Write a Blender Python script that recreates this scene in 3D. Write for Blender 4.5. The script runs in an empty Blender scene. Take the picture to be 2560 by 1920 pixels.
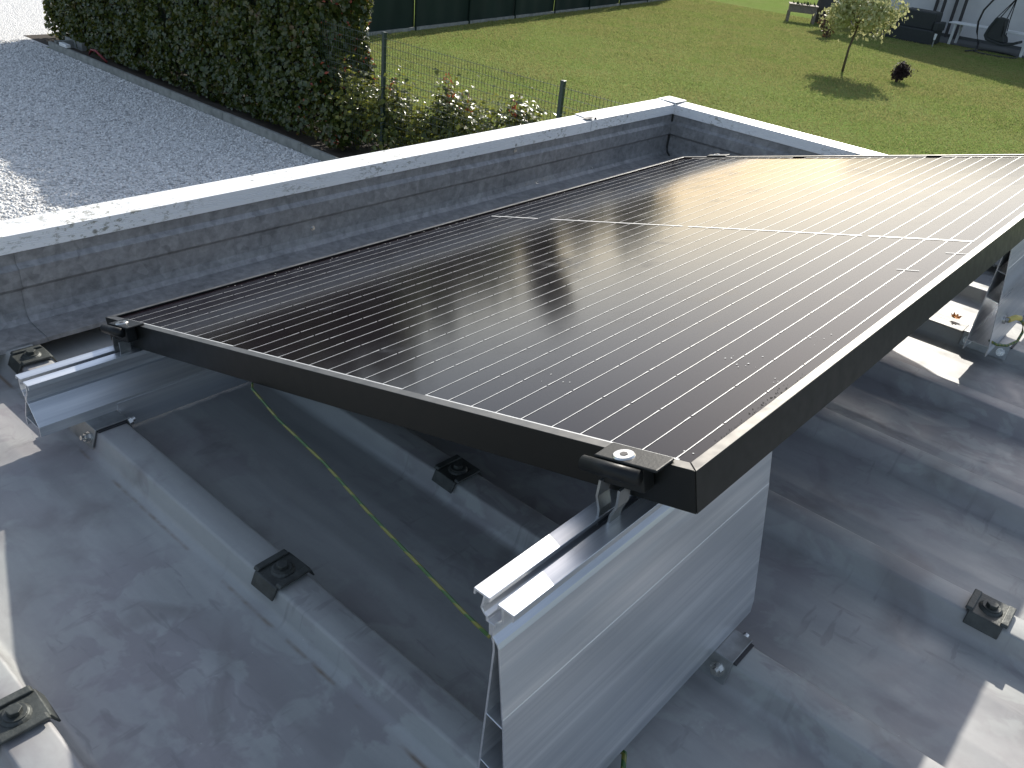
import bpy, bmesh, math, random
import numpy as np
from mathutils import Vector, Matrix
R = math.radians
random.seed(7)
rng = np.random.default_rng(7)
scene = bpy.context.scene
col = scene.collection

# ------------------------------------------------------------------ camera, sky, sun, exposure
cam = bpy.data.cameras.new('camera')
cam.sensor_width = 36.0
cam.lens = 36.0 * 2133.5 / 2560.0
cam.clip_start = 0.05
cam.clip_end = 3000.0
cam_ob = bpy.data.objects.new('camera', cam)
cam_ob.location = (-0.50074, -1.17564, 0.62251)
cam_ob.rotation_euler = (R(59.40316), R(-5.64590), R(-48.64760))
col.objects.link(cam_ob)
scene.camera = cam_ob

SUN_EL, SUN_AZ = R(31.4), R(21.2)          # azimuth counted from +X towards +Y
sun_dir = Vector((math.cos(SUN_EL) * math.cos(SUN_AZ), math.cos(SUN_EL) * math.sin(SUN_AZ), math.sin(SUN_EL)))
world = bpy.data.worlds.new('World')
scene.world = world
world.use_nodes = True
wn = world.node_tree.nodes
sky = wn.new('ShaderNodeTexSky')
sky.sky_type = 'NISHITA'
sky.sun_disc = False
sky.sun_elevation = SUN_EL
sky.sun_rotation = math.pi / 2 - SUN_AZ
sky.air_density = 0.85
sky.dust_density = 1.5
sky.ozone_density = 1.0
veil = wn.new('ShaderNodeMix')                 # thin even veil of high haze over the whole sky
veil.data_type = 'RGBA'; veil.blend_type = 'ADD'; veil.inputs[0].default_value = 1.0
veil.inputs[7].default_value = (1.45, 1.62, 1.80, 1.0)
world.node_tree.links.new(sky.outputs[0], veil.inputs[6])
world.node_tree.links.new(veil.outputs[2], wn['Background'].inputs[0])
wn['Background'].inputs[1].default_value = 0.092
sun = bpy.data.lights.new('sun', 'SUN')
sun.energy = 4.2
sun.angle = R(0.53)
sun.color = (1.0, 0.95, 0.86)
sun_ob = bpy.data.objects.new('sun', sun)
sun_ob.rotation_euler = sun_dir.to_track_quat('Z', 'Y').to_euler()
sun_ob.location = sun_dir * 50
col.objects.link(sun_ob)
vs = scene.view_settings
vs.view_transform = 'Standard'
vs.look = 'None'
vs.gamma = 1.0
vs.exposure = 0.6
vs.use_curve_mapping = False

# ------------------------------------------------------------------ helpers
def link(o, parent=None):
    col.objects.link(o)
    if parent is not None:
        o.parent = parent
    return o

def pyd(name, verts, faces, mat=None, parent=None, smooth=False):
    me = bpy.data.meshes.new(name)
    me.from_pydata([tuple(v) for v in verts], [], faces)
    me.update()
    if smooth:
        me.polygons.foreach_set('use_smooth', [True] * len(me.polygons))
    o = bpy.data.objects.new(name, me)
    if mat:
        me.materials.append(mat)
    return link(o, parent)

def npmesh(name, V, F, mat=None, parent=None, smooth=False):
    """V (n,3) array, F (m,k) array of k-gons."""
    me = bpy.data.meshes.new(name)
    V = np.ascontiguousarray(V, dtype=np.float32); F = np.ascontiguousarray(F, dtype=np.int32)
    m, k = F.shape
    me.vertices.add(len(V)); me.vertices.foreach_set('co', V.ravel())
    me.loops.add(m * k); me.loops.foreach_set('vertex_index', F.ravel())
    me.polygons.add(m); me.polygons.foreach_set('loop_start', np.arange(0, m * k, k, dtype=np.int32))
    if smooth:
        me.polygons.foreach_set('use_smooth', np.ones(m, dtype=bool))
    me.update(calc_edges=True)
    o = bpy.data.objects.new(name, me)
    if mat:
        me.materials.append(mat)
    return link(o, parent)

class MB:
    """collects simple shapes for ONE mesh object"""
    def __init__(s): s.v = []; s.f = []
    def add(s, v, f):
        b = len(s.v); s.v += [tuple(p) for p in v]; s.f += [tuple(i + b for i in q) for q in f]; return s
    def box(s, lo, hi):
        (a, b, c), (d, e, g) = lo, hi
        return s.add([(a,b,c),(d,b,c),(d,e,c),(a,e,c),(a,b,g),(d,b,g),(d,e,g),(a,e,g)],
                     [(3,2,1,0),(4,5,6,7),(0,1,5,4),(1,2,6,5),(2,3,7,6),(3,0,4,7)])
    def bar(s, p, q, w, h=None, up=(0,0,1)):
        p, q = Vector(p), Vector(q); h = h or w
        d = (q - p).normalized(); u = Vector(up)
        if abs(d.dot(u)) > .99: u = Vector((1,0,0))
        x = d.cross(u).normalized() * w / 2; y = x.cross(d).normalized() * h / 2
        v = [p-x-y, p+x-y, p+x+y, p-x+y, q-x-y, q+x-y, q+x+y, q-x+y]
        return s.add(v, [(3,2,1,0),(4,5,6,7),(0,1,5,4),(1,2,6,5),(2,3,7,6),(3,0,4,7)])
    def tube(s, pts, r, n=8, close=True, cap=True):
        pts = [Vector(p) for p in pts]; rr = r if isinstance(r, (list, tuple)) else [r] * len(pts)
        b = len(s.v); up = Vector((0.13, 0.31, 0.94)).normalized()
        for i, p in enumerate(pts):
            d = (pts[min(i+1, len(pts)-1)] - pts[max(i-1, 0)]).normalized()
            x = d.cross(up)
            if x.length < .05: x = d.cross(Vector((1,0,0)))
            x.normalize(); y = x.cross(d)
            for k in range(n):
                a = 2 * math.pi * k / n
                s.v.append(tuple(p + (x * math.cos(a) + y * math.sin(a)) * rr[i]))
        for i in range(len(pts) - 1):
            for k in range(n):
                s.f.append((b+i*n+k, b+i*n+(k+1) % n, b+(i+1)*n+(k+1) % n, b+(i+1)*n+k))
        if cap:
            s.f.append(tuple(b + k for k in range(n))[::-1]); m = b + (len(pts)-1) * n
            s.f.append(tuple(m + k for k in range(n)))
        return s
    def cyl(s, c, ax, r, h, n=16, r2=None):
        c, ax = Vector(c), Vector(ax).normalized()
        x = ax.orthogonal().normalized(); y = ax.cross(x); r2 = r if r2 is None else r2; b = len(s.v)
        for z, q in ((0, r), (h, r2)):
            for k in range(n):
                a = 2*math.pi*k/n
                s.v.append(tuple(c + ax*z + (x*math.cos(a)+y*math.sin(a))*q))
        s.f += [(b+k, b+(k+1) % n, b+n+(k+1) % n, b+n+k) for k in range(n)]
        s.f.append(tuple(b+k for k in range(n))[::-1]); s.f.append(tuple(b+n+k for k in range(n)))
        return s
    def prism(s, poly, axis, a, b):
        """poly: 2D points; axis 'x': (y,z) extruded a..b ; 'y': (x,z)"""
        n = len(poly); base = len(s.v)
        for t in (a, b):
            for p in poly:
                s.v.append((t, p[0], p[1]) if axis == 'x' else ((p[0], t, p[1]) if axis == 'y' else (p[0], p[1], t)))
        s.f += [(base+i, base+(i+1) % n, base+n+(i+1) % n, base+n+i) for i in range(n)]
        s.f.append(tuple(base+i for i in range(n))[::-1]); s.f.append(tuple(base+n+i for i in range(n)))
        return s
    def strip(s, line, th, a, b):
        """thin sheet following a polyline in (y,z), extruded in x from a to b, with end faces"""
        P = [Vector(p) for p in line]; n = len(P); L = []; Rr = []
        for i in range(n):
            d0 = (P[i]-P[i-1]).normalized() if i > 0 else (P[1]-P[0]).normalized()
            d1 = (P[i+1]-P[i]).normalized() if i < n-1 else d0
            nn = Vector((-(d0+d1).y, (d0+d1).x)).normalized()
            k = th/2/max(.4, nn.dot(Vector((-d0.y, d0.x))))
            L.append(P[i]+nn*k); Rr.append(P[i]-nn*k)
        for i in range(n-1):
            pass
        base = len(s.v)
        for t in (a, b):
            for p in L: s.v.append((t, p.x, p.y))
            for p in Rr: s.v.append((t, p.x, p.y))
        m = 2*n
        for i in range(n-1):
            s.f.append((base+i, base+i+1, base+m+i+1, base+m+i))
            s.f.append((base+n+i+1, base+n+i, base+m+n+i, base+m+n+i+1))
            s.f.append((base+i+1, base+i, base+n+i, base+n+i+1))
            s.f.append((base+m+i, base+m+i+1, base+m+n+i+1, base+m+n+i))
        s.f.append((base, base+m, base+m+n, base+n)); s.f.append((base+n-1, base+2*n-1, base+m+2*n-1, base+m+n-1))
        return s
    def build(s, name, mat=None, parent=None, smooth=False, bevel=0, seg=2):
        o = pyd(name, s.v, s.f, mat, parent, smooth)
        bm = bmesh.new(); bm.from_mesh(o.data); bmesh.ops.recalc_face_normals(bm, faces=bm.faces); bm.to_mesh(o.data); bm.free()
        if bevel:
            md = o.modifiers.new('bevel', 'BEVEL'); md.width = bevel; md.segments = seg; md.limit_method = 'ANGLE'; md.angle_limit = R(35)
            md.harden_normals = False
        return o

def tag(o, label=None, cat=None, group=None, kind=None):
    if label: o['label'] = label
    if cat: o['category'] = cat
    if group: o['group'] = group
    if kind: o['kind'] = kind
    return o

def empty(name, loc=(0,0,0), rot=(0,0,0)):
    o = bpy.data.objects.new(name, None); o.empty_display_size = .1
    o.location = loc; o.rotation_euler = rot
    return link(o)

def copy_tree(o, parent=None):
    c = o.copy(); col.objects.link(c); c.parent = parent
    for ch in list(o.children): copy_tree(ch, c)
    return c

# ------------------------------------------------------------------ materials
class NT:
    def __init__(s, name):
        s.m = bpy.data.materials.new(name); s.m.use_nodes = True; s.t = s.m.node_tree; s.n = s.t.nodes
        s.p = s.n['Principled BSDF']; s.out = s.n['Material Output']
        s.tc = s.n.new('ShaderNodeTexCoord')
    def l(s, a, b): s.t.links.new(a, b)
    def coord(s, sc=(1,1,1), rot=(0,0,0), which='Object'):
        mp = s.n.new('ShaderNodeMapping'); mp.inputs['Scale'].default_value = sc; mp.inputs['Rotation'].default_value = rot
        s.l(s.tc.outputs[which], mp.inputs['Vector']); return mp.outputs[0]
    def noise(s, scale, detail=4, rough=.55, vec=None, dist=0):
        n = s.n.new('ShaderNodeTexNoise'); n.inputs['Scale'].default_value = scale; n.inputs['Detail'].default_value = detail
        n.inputs['Roughness'].default_value = rough; n.inputs['Distortion'].default_value = dist
        s.l(vec if vec is not None else s.tc.outputs['Object'], n.inputs['Vector']); return n.outputs['Fac']
    def voronoi(s, scale, vec=None, out='Distance', feature='F1'):
        n = s.n.new('ShaderNodeTexVoronoi'); n.feature = feature; n.inputs['Scale'].default_value = scale
        s.l(vec if vec is not None else s.tc.outputs['Object'], n.inputs['Vector']); return n.outputs[out]
    def ramp(s, fac, stops, interp='LINEAR'):
        r = s.n.new('ShaderNodeValToRGB'); r.color_ramp.interpolation = interp
        e = r.color_ramp.elements
        while len(e) < len(stops): e.new(.5)
        for i, (p, c) in enumerate(stops):
            e[i].position = p; e[i].color = (c, c, c, 1) if isinstance(c, (int, float)) else (*c, 1)
        s.l(fac, r.inputs[0]); return r.outputs[0]
    def mix(s, fac, a, b, mode='MIX'):
        m = s.n.new('ShaderNodeMix'); m.data_type = 'RGBA'; m.blend_type = mode
        for k, v in ((0, fac), (6, a), (7, b)):
            if isinstance(v, (int, float)): m.inputs[k].default_value = v if k == 0 else (v, v, v, 1)
            elif isinstance(v, tuple): m.inputs[k].default_value = (*v, 1)
            else: s.l(v, m.inputs[k])
        return m.outputs[2]
    def math(s, op, a, b=0.0, c=None):
        m = s.n.new('ShaderNodeMath'); m.operation = op
        for k, v in ((0, a), (1, b)) + (((2, c),) if c is not None else ()):
            if isinstance(v, (int, float)): m.inputs[k].default_value = v
            else: s.l(v, m.inputs[k])
        return m.outputs[0]
    def bump(s, h, strength=.3, dist=.01):
        b = s.n.new('ShaderNodeBump'); b.inputs['Strength'].default_value = strength; b.inputs['Distance'].default_value = dist
        s.l(h, b.inputs['Height']); s.l(b.outputs[0], s.p.inputs['Normal']); return b.outputs[0]
    def set(s, **k):
        for n, v in k.items():
            i = s.p.inputs[{'base': 'Base Color', 'rough': 'Roughness', 'metal': 'Metallic', 'spec': 'Specular IOR Level', 'coat': 'Coat Weight', 'coatr': 'Coat Roughness', 'ior': 'IOR', 'aniso': 'Anisotropic', 'coatior': 'Coat IOR'}[n]]
            if isinstance(v, (int, float)): i.default_value = v
            elif isinstance(v, tuple): i.default_value = (*v, 1)
            else: s.l(v, i)
        return s

def plain(name, c, rough=.5, metal=0., var=.12, scale=30, bump=0., spec=.5):
    n = NT(name)
    f = n.noise(scale, 5)
    lo = tuple(x*(1-var) for x in c); hi = tuple(min(1, x*(1+var)) for x in c)
    n.set(base=n.ramp(f, [(.3, lo), (.7, hi)]), rough=n.ramp(f, [(.3, max(.03, rough-.06)), (.7, min(1, rough+.06))]), metal=metal, spec=spec)
    if bump: n.bump(n.noise(scale*4, 3), bump, .002)
    return n.m

def leafmat(name, stops, rough=.3, trans=.35, tcol=(.25,.35,.04), spec=.5):
    n = NT(name)
    g = n.n.new('ShaderNodeNewGeometry')
    q = n.math('ADD', n.math('MULTIPLY', g.outputs['Random Per Island'], .72), n.math('MULTIPLY', n.ramp(n.noise(1.6, 4, .6), [(.3, 0.), (.7, 1.)]), .28))
    c = n.ramp(q, stops)
    n.set(base=c, rough=rough, spec=spec)
    tr = n.n.new('ShaderNodeBsdfTranslucent'); n.l(n.mix(.55, c, tcol), tr.inputs[0])
    mx = n.n.new('ShaderNodeMixShader'); mx.inputs[0].default_value = trans
    n.l(n.p.outputs[0], mx.inputs[1]); n.l(tr.outputs[0], mx.inputs[2]); n.l(mx.outputs[0], n.out.inputs[0])
    return n.m

def grassmat(name, stops, rough, trans, tcol, spec):
    n = NT(name)
    g = n.n.new('ShaderNodeNewGeometry')
    c = n.ramp(g.outputs['Random Per Island'], stops)
    big = n.noise(.45, 4, .6, dist=.6); mid = n.noise(2.1, 4, .65); sm = n.noise(7, 3, .6)
    c = n.mix(n.math('MULTIPLY', n.ramp(big, [(.42, 0.), (.56, 1.)]), .7), c, (.31,.285,.12))
    c = n.mix(n.math('MULTIPLY', n.ramp(mid, [(.52, 0.), (.66, 1.)]), .55), c, (.31,.275,.13))
    c = n.mix(n.math('MULTIPLY', n.ramp(sm, [(.55, 0.), (.68, 1.)]), .6), c, (.085,.145,.032))
    n.set(base=c, rough=rough, spec=spec)
    tr = n.n.new('ShaderNodeBsdfTranslucent'); n.l(n.mix(.4, c, tcol), tr.inputs[0])
    mx = n.n.new('ShaderNodeMixShader'); mx.inputs[0].default_value = trans
    n.l(n.p.outputs[0], mx.inputs[1]); n.l(tr.outputs[0], mx.inputs[2]); n.l(mx.outputs[0], n.out.inputs[0])
    return n.m

M = {}
def mats():
    # painted galvanised roof sheet: pale grey, dried puddle rings, streaks along the ribs, dust
    n = NT('roof_sheet_paint')
    w = n.noise(7, 5, .62, dist=1.4); w2 = n.noise(3.1, 3, .5); st = n.noise(6, 4, .6, n.coord((6, .7, 1)))
    fine = n.noise(160, 4, .6)
    rn = n.noise(3.4, 2, .45, dist=.6)
    ring = n.math('MULTIPLY', n.ramp(rn, [(.52, 0.), (.555, 1.), (.575, .9), (.585, .15), (.66, 0.)]), n.ramp(n.noise(9, 4, .6), [(.42, 0.), (.6, 1.)]))
    blot = n.math('MULTIPLY', n.ramp(n.noise(16, 4, .6, n.coord((1, .8, 1)), .5), [(.46, 0.), (.53, 1.)]), n.ramp(n.noise(4.5, 3), [(.38, 0.), (.58, 1.)]))
    c = n.mix(n.ramp(st, [(.35, 0.), (.7, 1.)]), (.315,.325,.315), (.385,.390,.375))
    c = n.mix(n.math('MULTIPLY', blot, .55), c, (.215,.195,.205))
    c = n.mix(n.math('MULTIPLY', ring, .60), c, (.18,.168,.165))
    c = n.mix(n.math('MULTIPLY', n.ramp(w2, [(.45, 0.), (.7, 1.)]), .45), c, (.33,.30,.32))
    c = n.mix(n.ramp(fine, [(.3, .10), (.75, 0.)]), c, (.2,.19,.17))
    s1 = n.ramp(n.noise(1, 3, .6, n.coord((60, 14, 1), (0, 0, .7)), .3), [(.60, 0.), (.67, 1.)])
    s2 = n.ramp(n.noise(1, 3, .6, n.coord((12, 52, 1), (0, 0, .35)), .3), [(.60, 0.), (.67, 1.)])
    sc = n.math('MULTIPLY', n.math('MAXIMUM', s1, s2), n.ramp(n.noise(5.5, 3, .6), [(.48, 0.), (.58, 1.)]))
    c = n.mix(n.math('MULTIPLY', sc, .38), c, (.17,.165,.165))
    grit = n.ramp(n.voronoi(120), [(0., 1.), (.09, 0.)])
    c = n.mix(n.math('MULTIPLY', n.math('MULTIPLY', grit, n.ramp(n.noise(10, 3), [(.5, 0.), (.65, 1.)])), .5), c, (.09,.085,.08))
    sx = n.n.new('ShaderNodeSeparateXYZ'); n.l(n.tc.outputs['Object'], sx.inputs[0])
    rx = n.math('SUBTRACT', 1., n.math('MULTIPLY', n.math('ABSOLUTE', n.math('ADD', sx.outputs[0], .1085)), 260.))
    ry = n.ramp(n.noise(11, 4, .6), [(.47, 0.), (.6, 1.)])
    rust = n.math('MULTIPLY', n.math('MAXIMUM', rx, 0.), ry)
    c = n.mix(n.math('MULTIPLY', rust, .8), c, (.16,.10,.05))
    speck = n.ramp(n.voronoi(38), [(0., 1.), (.035, 0.)])
    c = n.mix(n.math('MULTIPLY', speck, .6), c, (.62,.62,.6))
    n.set(base=c, rough=n.ramp(w, [(.35, .36), (.65, .55)]), metal=.05, spec=.45)
    n.bump(n.noise(14, 2, .5), .10, .01)
    M['roof'] = n.m
    # galvanised cladding with spangle
    n = NT('galvanised_cladding')
    sp = n.voronoi(55, n.coord((1,1,1)), 'Color'); nb = n.noise(9, 5, .65); nf = n.noise(70, 4, .6)
    c = n.mix(n.ramp(nb, [(.35, 0.), (.65, 1.)]), (.21,.21,.205), (.36,.355,.345))
    c = n.mix(.45, c, n.ramp(nf, [(.35, (.12,.12,.125)), (.7, (.42,.42,.42))]))
    bw = n.n.new('ShaderNodeRGBToBW'); n.l(sp, bw.inputs[0])
    c = n.mix(.18, c, n.ramp(bw.outputs[0], [(.2, (.12,.13,.14)), (.8, (.45,.45,.45))]))
    n.set(base=c, rough=n.ramp(nf, [(.3, .45), (.7, .62)]), metal=.3, spec=.4)
    n.bump(nf, .08, .002)
    M['clad'] = n.m
    # white lacquered coping, lichen dots and dirt
    n = NT('white_coping_paint')
    d = n.noise(75, 6, .75, n.coord((1, 1, 2))); d2 = n.noise(4, 4, .6); v = n.voronoi(24, None)
    dirt = n.ramp(n.math('MULTIPLY', n.ramp(d, [(.53, 0.), (.60, 1.)]), n.ramp(d2, [(.42, 0.), (.58, 1.)])), [(0, 0.), (1, 1.)])
    dots = n.math('MULTIPLY', n.ramp(v, [(.06, 1.), (.13, 0.)]), n.ramp(d2, [(.43, 0.), (.47, 1.)]))
    c = n.mix(n.math('MULTIPLY', dirt, .85), (.80,.80,.79), (.24,.23,.17))
    c = n.mix(n.math('MULTIPLY', dots, .8), c, (.16,.15,.11))
    n.set(base=c, rough=.38)
    M['coping'] = n.m
    # extruded aluminium, drawn lines along x
    n = NT('extruded_aluminium')
    a = n.noise(1, 5, .7, n.coord((.5, 70, 70))); b = n.noise(1, 4, .6, n.coord((1.6, 30, 30))); f = n.noise(400, 2)
    c = n.mix(n.ramp(a, [(.3, 0.), (.7, 1.)]), (.56,.58,.60), (.90,.91,.92))
    c = n.mix(n.ramp(b, [(.40, 0.), (.62, .8)]), c, (.50,.53,.57))
    n.set(base=c, rough=n.ramp(b, [(.3, .26), (.7, .46)]), metal=.78, aniso=.4)
    n.bump(a, .05, .001)
    M['alu'] = n.m
    n = NT('sawn_aluminium'); n.set(base=(.72,.73,.74), rough=.5, metal=.6); M['alu_cut'] = n.m
    n = NT('polished_aluminium')
    b = n.noise(1, 4, .6, n.coord((3, 40, 40)))
    n.set(base=(.78,.79,.80), rough=n.ramp(b, [(.3, .13), (.7, .25)]), metal=1.0); M['alu_bright'] = n.m
    M['black_ano'] = plain('black_anodised_frame', (.004,.005,.0045), .40, 0., .2, 60, spec=.30)
    M['lip'] = plain('lip_highlight_paint', (.16,.155,.145), .36, .75, .15, 60)  # paler, more metallic than the frame: paints in the bright highlight along the lip
    M['black_clamp'] = plain('black_clamp_metal', (.009,.010,.010), .5, 0., .3, 90, .1, spec=.3)
    M['rubber_clamp'] = plain('weathered_saddle_metal', (.055,.06,.055), .48, .3, .35, 60, .25)
    M['bracket'] = plain('zinc_bracket', (.30,.31,.31), .4, .8, .2, 50, .05)
    M['bracket_dark'] = plain('dark_rubber_pad', (.03,.03,.033), .6, 0., .2, 50)
    M['steel'] = plain('stainless_bolt', (.66,.65,.62), .25, 1., .1, 90)
    M['torx'] = plain('dark_socket', (.03,.025,.025), .5, 0.)
    # module glass over black cells
    n = NT('solar_glass_over_cells')
    sm = n.noise(8, 5, .65, dist=.8); sm2 = n.noise(30, 4, .7); fine = n.noise(900, 2)
    smear = n.math('MULTIPLY', n.ramp(sm, [(.56, 0.), (.70, 1.)]), n.ramp(sm2, [(.45, 0.), (.7, 1.)]))
    n.set(base=n.mix(n.math('MULTIPLY', smear, .025), (.008,.0055,.0075), (.30,.30,.30)),
          rough=.46, spec=.0, coat=1.0, coatior=1.29, coatr=n.ramp(n.math('ADD', n.math('MULTIPLY', sm, .35), n.math('MULTIPLY', smear, .5)), [(.1, .09), (.6, .22)]))
    n.bump(fine, .05, .0004)
    M['glass'] = n.m
    M['wire'] = plain('silver_cell_ribbon', (.66,.66,.64), .38, .35, .08, 200)
    M['backsheet'] = plain('black_backsheet', (.012,.013,.016), .6)
    n = NT('earth_cable_sheath')
    wv = n.n.new('ShaderNodeTexWave'); wv.inputs['Scale'].default_value = 30; n.l(n.tc.outputs['Object'], wv.inputs['Vector'])
    n.set(base=n.ramp(wv.outputs['Fac'], [(.45, (.035,.10,.022)), (.55, (.16,.165,.03))]), rough=.4); M['cable'] = n.m
    M['cable_lug'] = plain('yellow_lug', (.55,.45,.12), .45)
    # ground
    n = NT('lawn_soil')
    a = n.noise(.35, 5, .65); b = n.noise(3.2, 5, .7); f = n.noise(40, 4, .7)
    c = n.mix(n.ramp(a, [(.35, 0.), (.68, 1.)]), (.180,.250,.068), (.235,.265,.100))
    c = n.mix(n.math('MULTIPLY', n.ramp(b, [(.54, 0.), (.72, 1.)]), .6), c, (.135,.13,.045))
    c = n.mix(n.ramp(f, [(.3, .55), (.7, 0.)]), c, (.085,.125,.032))
    n.set(base=c, rough=.9, spec=0.); n.bump(f, .6, .03); M['lawn'] = n.m
    n = NT('gravel')
    v = n.voronoi(34, None, 'Color'); vd = n.voronoi(34); bw = n.n.new('ShaderNodeRGBToBW'); n.l(v, bw.inputs[0])
    big = n.noise(.8, 4, .6); mid = n.noise(7, 4, .7)
    c = n.ramp(bw.outputs[0], [(.1, (.46,.455,.45)), (.3, (.68,.67,.65)), (.6, (.78,.77,.74)), (.9, (.88,.87,.84))])
    c = n.mix(n.ramp(big, [(.35, .0), (.7, .2)]), c, (.55,.54,.53))
    c = n.mix(n.ramp(mid, [(.56, 0.), (.7, .35)]), c, (.42,.41,.41))
    n.set(base=c, rough=.8, spec=.2)
    n.bump(n.math('ADD', n.math('MULTIPLY', vd, -1.), n.math('MULTIPLY', mid, .8)), .9, .03); M['gravel'] = n.m
    M['stone'] = plain('gravel_stone', (.60,.60,.60), .75, 0., .35, 3)
    M['soil'] = plain('dark_soil', (.045,.035,.025), .95, 0., .4, 9, .5)
    M['concrete'] = plain('mossy_concrete', (.24,.245,.225), .85, 0., .3, 7, .3)
    M['paving'] = plain('dark_terrace', (.075,.08,.078), .8, 0., .25, 4)
    M['render'] = plain('pale_render', (.58,.57,.55), .85, 0., .05, 2)
    M['tile'] = plain('roof_tile', (.16,.10,.08), .8, 0., .3, 3)
    M['post_green'] = plain('green_fence_paint', (.012,.030,.024), .4, .1, .15, 20)
    n = NT('green_privacy_fabric')
    s1 = n.noise(1.2, 4, .6, n.coord((1,1,.5))); n.set(base=n.ramp(s1, [(.3, (.010,.022,.017)), (.7, (.018,.034,.026))]), rough=.8, spec=.2); M['screen'] = n.m
    M['wood'] = plain('weathered_wood', (.21,.17,.13), .8, 0., .25, 14)
    M['darkwood'] = plain('dark_stained_timber', (.045,.042,.04), .7, 0., .2, 10)
    M['wicker'] = plain('dark_wicker', (.022,.026,.026), .6, 0., .3, 25, .3)
    M['white_plastic'] = plain('white_garden_plastic', (.68,.69,.68), .5, 0., .05, 12)
    M['chair_metal'] = plain('dark_chair_tube', (.03,.03,.03), .4, .3)
    M['canopy'] = plain('grey_beige_fabric', (.33,.31,.26), .9, 0., .1, 8)
    M['red'] = plain('red_plastic', (.22,.03,.03), .5)
    M['bark'] = plain('brown_bark', (.10,.075,.05), .9, 0., .35, 25, .5)
    M['dry_leaf'] = plain('dry_orange_leaf', (.50,.22,.06), .8, 0., .3, 80)
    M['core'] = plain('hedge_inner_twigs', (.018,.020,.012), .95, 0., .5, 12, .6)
    M['leaf_hedge'] = leafmat('photinia_leaf', [(0, (.026,.046,.013)), (.45, (.045,.072,.018)), (.80, (.075,.095,.024)), (.92, (.085,.060,.022)), (.97, (.12,.045,.025)), (1, (.17,.05,.03))], .25, .34, (.26,.25,.04), .6)
    M['leaf_shrub'] = leafmat('young_photinia_leaf', [(0, (.045,.070,.016)), (.5, (.085,.115,.022)), (.85, (.15,.155,.035)), (.96, (.17,.12,.035)), (1, (.24,.07,.03))], .33, .40, (.36,.36,.05), .5)
    M['leaf_red'] = leafmat('red_new_shoot', [(0, (.22,.04,.025)), (1, (.40,.09,.05))], .35, .35, (.5,.12,.05))
    M['leaf_rust'] = leafmat('rusty_leaf', [(0, (.06,.045,.03)), (.6, (.10,.06,.035)), (1, (.16,.07,.05))], .5, .3, (.25,.12,.05))
    M['leaf_pale'] = leafmat('variegated_willow_leaf', [(0, (.19,.24,.08)), (.4, (.36,.40,.17)), (.75, (.52,.52,.27)), (1, (.60,.55,.36))], .5, .4, (.6,.55,.3))
    M['leaf_dark'] = leafmat('purple_black_leaf', [(0, (.018,.014,.014)), (1, (.05,.03,.03))], .65, .15, (.08,.03,.03), .15)
    M['leaf_far'] = leafmat('broad_tree_leaf', [(0, (.03,.05,.014)), (1, (.06,.09,.025))], .45, .25, (.15,.2,.03))
    M['blade'] = grassmat('grass_blade', [(0, (.165,.240,.060)), (.5, (.230,.300,.085)), (.85, (.285,.300,.115)), (1, (.34,.31,.15))], .6, .42, (.33,.34,.12), .12)
mats()

# ------------------------------------------------------------------ the setting: ground
GZ = -3.1
def sheet(name, poly, z, mat):
    o = pyd(name, [(x, y, z) for x, y in poly], [tuple(range(len(poly)))], mat)
    return tag(o, kind='structure')
sheet('lawn', [(-900,-900),(900,-900),(900,900),(-900,900)], GZ, M['lawn'])
gravel = sheet('gravel_yard', [(-30,-25),(7.02,-25),(7.02,17.2),(12.5,17.2),(12.5,24.5),(-30,24.5)], GZ+.006, M['gravel'])
sheet('soil_bed', [(7.1,3.2),(8.75,3.2),(8.75,18.4),(7.1,18.4)], GZ+.010, M['soil'])
sheet('terrace', [(36.3,-6),(39.0,-6),(39.0,13.8),(36.6,13.8)], GZ+.014, M['paving'])
sheet('road', [(-60,24.5),(14,24.5),(14,31),(-60,31)], GZ+.008, plain('asphalt', (.06,.06,.062), .9, 0., .2, 30))

# loose stones lying on the gravel (nearer and lit parts)
def stones(n, xr, yr):
    base = np.array([[1,0,0],[-1,0,0],[0,1,0],[0,-1,0],[0,0,1],[0,0,-1]], float)
    tri = np.array([[0,2,4],[2,1,4],[1,3,4],[3,0,4],[2,0,5],[1,2,5],[3,1,5],[0,3,5]])
    c = np.stack([rng.uniform(*xr, n), rng.uniform(*yr, n), np.full(n, GZ+.012)], 1)
    s = rng.uniform(.010, .026, (n,1,1)) * rng.uniform(.6, 1.3, (n,6,1))
    a = rng.uniform(0, 6.28, n); ca, sa = np.cos(a), np.sin(a)
    v = base[None] * s; v[:,:,2] *= .7
    x = v[:,:,0]*ca[:,None]-v[:,:,1]*sa[:,None]; y = v[:,:,0]*sa[:,None]+v[:,:,1]*ca[:,None]
    V = np.stack([x, y, v[:,:,2]], 2) + c[:,None]
    F = tri[None] + (np.arange(n)*6)[:,None,None]
    return V.reshape(-1,3), F.reshape(-1,3)
V, F = stones(45000, (1.0, 7.0), (6.0, 18.0))
n_ = NT('loose_stone'); g_ = n_.n.new('ShaderNodeNewGeometry')
n_.set(base=n_.ramp(g_.outputs['Random Per Island'], [(0, (.36,.355,.35)), (.35, (.68,.67,.65)), (1, (.88,.87,.84))]), rough=.8)
tag(npmesh('loose_gravel', V, F, n_.m), 'pale crushed stone scattered over the gravel yard', 'gravel', kind='stuff')

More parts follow.
